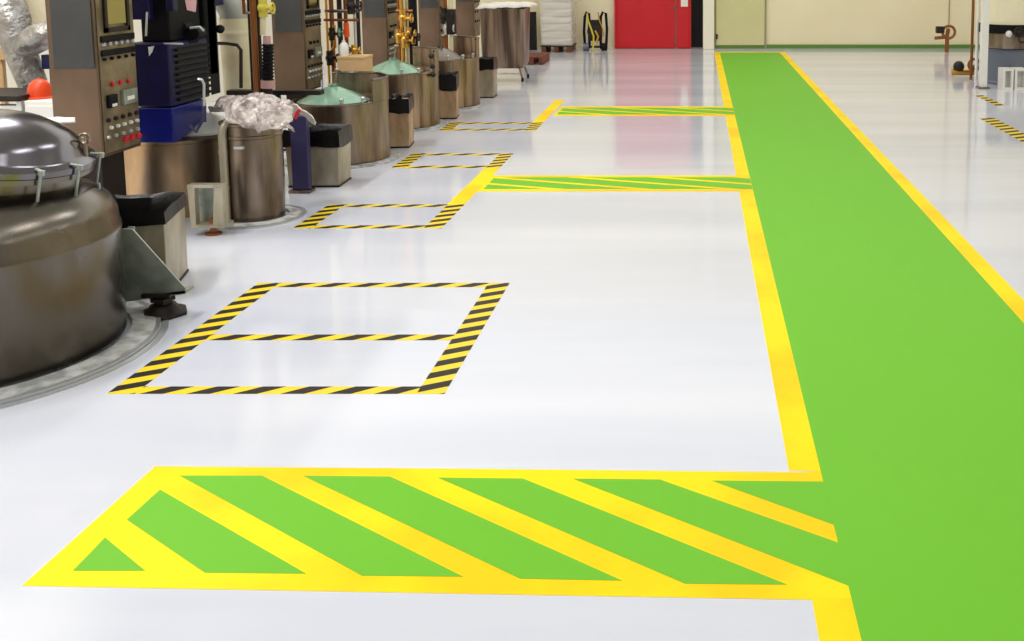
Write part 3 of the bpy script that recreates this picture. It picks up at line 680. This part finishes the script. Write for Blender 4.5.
t = thing('black_top_table', 'white framed table with a black top at the left picture edge', 'table', (pl - .3, Y + .2, 0))
m = MB(); m.box(pl - .72, pl - .01, Y - .03, Y + .4, zt + .0, zt + .035); m.build('table_top', 'black', t, bevel=.003) if False else m.build('table_top', 'dark', t, bevel=.003)
for x in (pl - .71, pl - .05):
    for y in (Y - .0, Y + .36):
        m = MB(); m.box(x, x + .03, y, y + .03, 0, zt); m.build('leg', 'white', t)
m = MB(); m.box(pl - .72, pl - .05, Y + .0, Y + .03, zt - .06, zt - .03); m.build('cross_rail', 'white', t)
m = MB(); m.box(pl - .70, pl - .06, Y + .1, Y + .36, zt - .3, zt - .07); m.build('dark_box', 'dark', t)  # dark box filling the open frame under the table top
hx = at(38, 92, Y + .12).x
t = thing('hard_hat', 'bright orange hard hat on the white cabinet', 'hard hat', (hx, Y + .14, zt2))
m = MB(); m.lathe([(.074, .012), (.072, .05), (.062, .085), (.042, .11), (.02, .122), (0, .125)], (hx, Y + .14, zt2), 32); m.lathe([(.066, .012), (.074, .012)], (hx, Y + .14, zt2), 32); m.build('shell', 'orange', t)
m = MB(); m.lathe([(.06, .0), (.088, .002), (.09, .008), (.07, .016)], (hx, Y + .14, zt2), 32, close=True); m.build('brim', 'orange', t)
m = MB(); m.tube([(hx, Y + .07, zt2 + .05), (hx, Y + .1, zt2 + .105), (hx, Y + .14, zt2 + .128), (hx, Y + .18, zt2 + .105)], .006, 6); m.build('ridge', 'orange', t)
m = MB(); p = at(47, 62, 6.9); m.box(p.x - .04, p.x + .03, 6.9, 6.96, p.z - .05, p.z + .05)
m.box(p.x - .01, p.x + .0, 6.93, 6.95, 0, p.z - .05); tag(m.build('blue_box', 'blue', bevel=.004), 'small dark blue box half hidden behind the nearest control cabinet', 'box')
# cloth strip on the back of the nearest tank

def clothfn(u, v): return at(28 + 47 * u, 118 + 4.5 * v, 4.50 - .1 * v)
crumple('cloth_strip', 'rag', 'narrow white cloth strip lying behind the domed lid of the nearest tank', 'cloth', clothfn, 20, 6, .008, 14, .012, 5)
# orange panel on the far left
m = MB(); p = at(-6, 60, 7.0); q = at(6, 48, 7.0); m.box(p.x, q.x, 7.0, 7.08, p.z - .0, q.z)
m.box(p.x + .01, p.x + .04, 7.02, 7.06, 0, p.z); tag(m.build('orange_sign_board', 'tan', bevel=.004), 'small pale orange-tan board cut by the left picture edge', 'board')

# ---------------------------------------------------------------- wheeled hopper and far-wall things
Y = 13.2
hc = Vector(((at(480, 60, Y).x + at(524, 60, Y).x) / 2, Y + .28, 0))
t = thing('wheeled_hopper', 'tall grey-brown steel hopper on thin legs with castors', 'hopper', hc)
w = (at(524, 60, Y).x - at(478, 60, Y).x); z0, z1 = at(500, 69, Y).z, at(500, 9, Y).z
def hop(zs, s_, r=.06):
    pts = []
    for cx, cy, a in ((1, 1, 0), (-1, 1, 90), (-1, -1, 180), (1, -1, 270)):
        for k in range(5):
            an = math.radians(a + k * 22.5); pts.append(Vector((hc.x + cx * (w / 2 * s_ - r) + r * math.cos(an), hc.y + cy * (.26 * s_ - r) + r * math.sin(an), zs)))
    return pts
m = MB(); rows = [[m.bm.verts.new(p) for p in hop(zz_, s_)] for zz_, s_ in ((z0, .82), (z0 + .06, .92), (z1 - .02, 1), (z1, 1.03), (z1, .97), (z0 + .1, .88))]
for A, B in zip(rows, rows[1:]):
    for i in range(20): m.face([A[i], A[(i + 1) % 20], B[(i + 1) % 20], B[i]])
m.face(rows[0]); m.face(rows[-1]); m.build('hopper_body', 'steel_streak', t)
for sx in (-1, 1):
    for sy in (-1, 1):
        m = MB(); a = hc + Vector((sx * w * .34, sy * .18, z0 + .01)); b_ = hc + Vector((sx * w * .42, sy * .22, .05)); m.tube([a, b_], .014, 8); lg = m.build('leg', 'steel', t)
        m = MB(); m.lathe([(0, -.012), (.03, -.012), (.035, 0), (.03, .012), (0, .012)], b_ + Vector((0, 0, -.012)), 14, mx=Matrix.Rotation(PI / 2, 3, 'Y')); sub(m, 'castor', 'black', lg)
m = MB(); m.tube([hc + Vector((-w * .38, -.2, .12)), hc + Vector((w * .38, -.2, .12))], .01, 8); m.build('cross_bar', 'steel', t)
def coverfn(u, v):
    x = hc.x - w * .56 + w * 1.2 * u; y = hc.y - .31 + .62 * v; e = max(abs(2 * u - 1), abs(2 * v - 1))
    return Vector((x, y, z1 + .05 + .03 * u - .05 * max(0, e - .8) / .2))
crumple('hopper_cover', 'rag', 'loose pale sheet lying over the top of the wheeled hopper', 'sheet', coverfn, 24, 16, .025, 7, .006, 9)

Y = 18.25
m = MB(); m.box(at(523, 30, Y).x, at(536, 30, Y).x, Y, Y + .08, 0, at(530, 12, Y).z)
dd = tag(m.build('leaning_board', 'gap', bevel=.006), 'tall narrow black board standing at the back wall right of the wheeled hopper', 'board')
k = MB(); k.box(at(529, 30, Y).x, at(530, 30, Y).x, Y - .012, Y, .25, .45); sub(k, 'handle', 'dark', dd)
# pallets
t = thing('timber_pallet', 'low reddish brown timber pallet on the floor right of the hopper', 'pallet', (at(535, 58, 15.5).x, 15.8, 0))
xa, xb_ = at(521, 58, 15.6).x, at(543, 58, 15.6).x
for k_ in range(5):
    m = MB(); y = 15.55 + .16 * k_; m.box(xa, xb_, y, y + .11, .11, .13); m.build('deck_board', 'wood', t)
for x in (xa, (xa + xb_) / 2 - .03, xb_ - .06):
    m = MB(); m.box(x, x + .06, 15.55, 16.3, .02, .11); m.build('bearer', 'wood', t)
    m = MB(); m.box(x, x + .06, 15.55, 16.3, .0, .02); m.build('bottom_board', 'wood', t)
# shrink wrapped stack
xa, xb_ = at(541, 40, 17.7).x, at(571, 40, 17.7).x
t = thing('timber_pallet', 'dark timber pallet under the film wrapped stack', 'pallet', ((xa + xb_) / 2, 18.0, 0))
for k_ in range(4):
    m = MB(); y = 17.72 + .17 * k_; m.box(xa - .02, xb_ + .02, y, y + .13, .10, .12); m.build('deck_board', 'dark', t)
for x in (xa, (xa + xb_) / 2 - .04, xb_ - .08):
    m = MB(); m.box(x, x + .08, 17.72, 18.36, 0, .10); m.build('bearer', 'wood', t)
zt = .122
t = thing('wrapped_stack', 'tall stack of pale goods wrapped in clear film by the back wall', 'wrapped goods', ((xa + xb_) / 2, 18.0, zt))
nz = 10
for i in range(nz):
    m = MB(); z0_ = zt + i * .13; o_ = random.uniform(-.012, .012); m.box(xa + .02 + o_, xb_ - .02 + o_, 17.76, 18.3, z0_, z0_ + .12); m.build('sack_layer', 'white', t, bevel=.03)
m = MB(); G = []
NU, NV = 72, 60
for j in range(NV + 1):
    r = []
    for i in range(NU):
        a = i / NU * 4; k_ = int(a); f = a - k_; cs = ((-1, -1), (1, -1), (1, 1), (-1, 1)); A, B = cs[k_], cs[(k_ + 1) % 4]
        p = Vector(((xa + xb_) / 2 + (A[0] + (B[0] - A[0]) * f) * ((xb_ - xa) / 2 + .01), 18.03 + (A[1] + (B[1] - A[1]) * f) * .29, zt + 1.32 * j / NV))
        p += noise.noise_vector(Vector((p.x * 3, p.y * 3, p.z * 16))) * .018; r.append(m.bm.verts.new(p))
    G.append(r)
for j in range(NV):
    for i in range(NU): m.face([G[j][i], G[j][(i + 1) % NU], G[j + 1][(i + 1) % NU], G[j + 1][i]])
m.build('stretch_film', 'stretch', t)
# hose trolley
Y = 18.1
t = thing('hose_trolley', 'black hose trolley with yellow hose standing at the wall left of the red door', 'hose trolley', (at(595, 50, Y).x, Y, 0))
X = lambda px: at(px, 30, Y).x
Z = lambda py: at(595, py, Y).z
for a, b_ in ((585, 589), (601, 606)):
    m = MB(); m.tube([(X(a), Y, .03), (X(a - 1), Y, .35), (X(a), Y, .62), (X(a + 2), Y, .70), (X(b_), Y, .68), (X(b_ + 1), Y, .4), (X(b_), Y, .04)], .025, 10); m.build('side_loop', 'black', t)
m = MB(); m.lathe([(0, -.05), (.07, -.05), (.07, .05), (0, .05)], (X(586), Y, .07), 18, mx=Matrix.Rotation(PI / 2, 3, 'Y')); m.build('wheel', 'bluegrey', t)
m = MB(); m.lathe([(0, -.05), (.07, -.05), (.07, .05), (0, .05)], (X(604), Y, .07), 18, mx=Matrix.Rotation(PI / 2, 3, 'Y')); m.build('wheel', 'black', t)
m = MB(); m.box(X(588), X(602), Y - .03, Y + .05, .18, .56); m.box(X(586), X(605), Y - .02, Y + .02, .05, .09); m.build('back_frame', 'dark', t, bevel=.01)
m = MB(); m.lathe([(0, -.06), (.13, -.06), (.13, -.05), (.08, -.05), (.08, .05), (.13, .05), (.13, .06), (0, .06)], (X(595), Y - .06, .36), 28, mx=Matrix.Rotation(PI / 2, 3, 'X')); m.build('hose_reel', 'dark', t)
m = MB(); m.tube([(X(588), Y - .14, Z(13)), (X(589), Y - .15, Z(20)), (X(592), Y - .16, Z(28)), (X(594.5), Y - .16, Z(36)), (X(594), Y - .16, Z(44)), (X(593.5), Y - .18, .02)], .017, 10); m.build('yellow_hose', 'yhose', t)
m = MB(); m.tube([(X(599), Y - .1, Z(12)), (X(600), Y - .1, Z(20)), (X(603), Y - .1, Z(28)), (X(604), Y - .1, Z(36))], .012, 10); m.tube([(X(596), Y - .14, Z(30)), (X(599), Y - .14, Z(36)), (X(597), Y - .14, Z(42))], .02, 8); m.build('pale_hose', 'brass', t)

# ---------------------------------------------------------------- right-hand side
Y = 12.9
xc = at(1016, 60, Y).x
t = thing('filter_unit', 'tall beige cylinder unit with a black band at the right picture edge', 'machine', (xc, Y + .35, 0))
rr_ = .36
z = lambda py: at(1010, py, Y).z
c0 = Vector((xc, Y + .35, 0))
m = MB(); m.lathe([(0, 0), (rr_ * .9, 0), (rr_ * .9, .03), (rr_ * .82, .05), (rr_ * .82, z(52)), (rr_ * .9, z(50)), (0, z(50))], c0, 40); m.build('lower_drum', 'bluegrey', t)
m = MB(); m.lathe([(0, z(49)), (rr_ * .98, z(49)), (rr_, z(47)), (rr_, z(34)), (0, z(34))], c0, 40); m.build('middle_drum', 'steel', t)
m = MB(); m.lathe([(0, z(34)), (rr_ * 1.06, z(34)), (rr_ * 1.06, z(25)), (0, z(25))], c0, 40); m.build('black_band', 'black', t)
m = MB(); m.lathe([(0, z(25)), (rr_, z(25)), (rr_, 1.9), (0, 1.9)], c0, 40); m.build('upper_drum', 'cream', t)
m = MB(); p = at(1009, 34, Y - .04); m.ball(p, .045); m.build('gauge', 'white', t)
m = MB(); p = at(1018, 32, Y - .06); m.ball(p, .06); m.torus(p + Vector((0, -.05, 0)), .06, .012, 'Y'); m.torus(p + Vector((.03, -.07, -.09)), .04, .01, 'Y'); m.build('valve_handle', 'dark', t)
t = thing('white_column', 'white square column left of the beige cylinder unit', 'column', (at(984, 70, 12.6).x, 12.65, 0))
m = MB(); xa, xb_ = at(981.5, 60, 12.6).x, at(988, 60, 12.6).x; m.box(xa, xb_, 12.6, 12.7, .02, 2.6); m.build('shaft', 'white', t, bevel=.004)
m = MB(); m.box(xa - .03, xb_ + .03, 12.57, 12.73, 0, .02); m.build('base_plate', 'steel', t)
m = MB(); xp = at(976.5, 60, 13.4).x; m.tube([(xp, 13.4, 0), (xp, 13.4, 2.4)], .022, 12); tag(m.build('standpipe', 'white'), 'thin pale vertical pipe just left of the white column', 'pipe')
m = MB(); xp = at(971.5, 60, 13.6).x; m.tube([(xp, 13.6, 0), (xp, 13.6, 2.4)], .02, 12); tag(m.build('standpipe', 'copper'), 'thin brown vertical pipe farther left beside the pale one', 'pipe')
# hollow white blocks
for (pa, pb_, lb) in ((1003, 1013.5, 'white hollow block left one of the pair on the right floor'), (1015, 1027, 'white hollow block right one of the pair, cut by the picture edge')):
    Yb = 12.5; xa, xb_ = at(pa, 80, Yb).x, at(pb_, 80, Yb).x; h_ = at(1010, 69, Yb).z - .0
    h_ = max(.16, h_); m = MB(); wt = .028
    for (a0_, a1_, b0_, b1_) in ((xa, xb_, 0, wt), (xa, xb_, h_ - wt, h_), (xa, xa + wt, wt, h_ - wt), (xb_ - wt, xb_, wt, h_ - wt)): m.box(a0_, a1_, Yb, Yb + .22, b0_, b1_)
    m.box(xa + wt, xb_ - wt, Yb + .12, Yb + .14, wt, h_ - wt)
    tag(m.build('hollow_block', 'white', smooth=False), lb, 'block', 'white hollow blocks')
# brass valve assembly by the wall
Y = 17.8
t = thing('brass_valve_stand', 'orange-brown valve and pipe loop standing by the cream back wall', 'valve', (at(946, 45, Y).x, Y, 0))
m = MB(); x = at(947, 40, Y).x; m.tube([(x, Y, .0), (x, Y, .3), (x + .02, Y, .42)], .035, 10); m.tube([(x - .22, Y, .25), (x, Y, .27)], .03, 10); m.build('valve_pipe', 'copper', t)
m = MB(); m.torus((x + .02, Y - .03, at(947, 32, Y).z), .11, .025, 'Y'); m.build('hand_wheel', 'copper', t)
m = MB(); m.box(x - .2, x - .06, Y - .06, Y + .06, .34, .46); m.build('actuator', 'dark', t, bevel=.01)
t = thing('brass_valve_stand', 'low cluster of brown valves at the foot of the pale pipe', 'valve', (at(972, 62, 14.0).x, 14.0, 0))
p = at(966, 62, 14.0)
m = MB(); m.tube([(p.x - .2, 14, .06), (p.x + .14, 14, .06)], .045, 10); m.build('valve_pipe', 'brass', t)
m = MB(); m.torus((p.x + .1, 13.93, .17), .08, .02, 'Y'); m.tube([(p.x + .1, 14, .06), (p.x + .1, 13.93, .16)], .02, 8); m.build('hand_wheel', 'copper', t)
m = MB(); m.ball((p.x - .1, 14, .14), .08); m.build('valve_body', 'dark', t)

# ---------------------------------------------------------------- light
W = bpy.data.worlds.new('world'); S.world = W; W.use_nodes = True
W.node_tree.nodes['Background'].inputs[0].default_value = (.92, .95, 1, 1); W.node_tree.nodes['Background'].inputs[1].default_value = .3
def lamp(x, y, sx, sy, power, label, warm=(1, .99, .985)):
    t = thing('ceiling_light', label, 'ceiling light', (x, y, ZC), 'ceiling light panels')
    m = MB(); m.box(x - sx / 2 - .04, x + sx / 2 + .04, y - sy / 2 - .04, y + sy / 2 + .04, ZC - .06, ZC); m.build('housing', 'white', t)
    ld = bpy.data.lights.new('ceiling_lamp', 'AREA'); ld.shape = 'RECTANGLE'; ld.size = sx; ld.size_y = sy; ld.energy = power; ld.color = warm
    lo = bpy.data.objects.new('ceiling_lamp', ld); COL.objects.link(lo); lo.location = (0, 0, -.07); lo.parent = t
for y in (1.2, 4.3, 7.4):
    for x in (-4.3, 0.4, 4.6): lamp(x, y, .5, 1.8, 82 if x < -4 else 26, 'long narrow ceiling light panel above the hall, out of the picture')  # left row set outward and stronger to brighten the left wall
lamp(.4, 14.2, 11.4, 7.8, 182, 'very wide soft light panel added above the far half of the hall, out of the picture')  # added soft source, made wide so its floor reflection stays even
S.view_settings.view_transform = 'Standard'; S.view_settings.look = 'None'; S.view_settings.gamma = 1; S.view_settings.exposure = .4
S.view_settings.use_curve_mapping = False
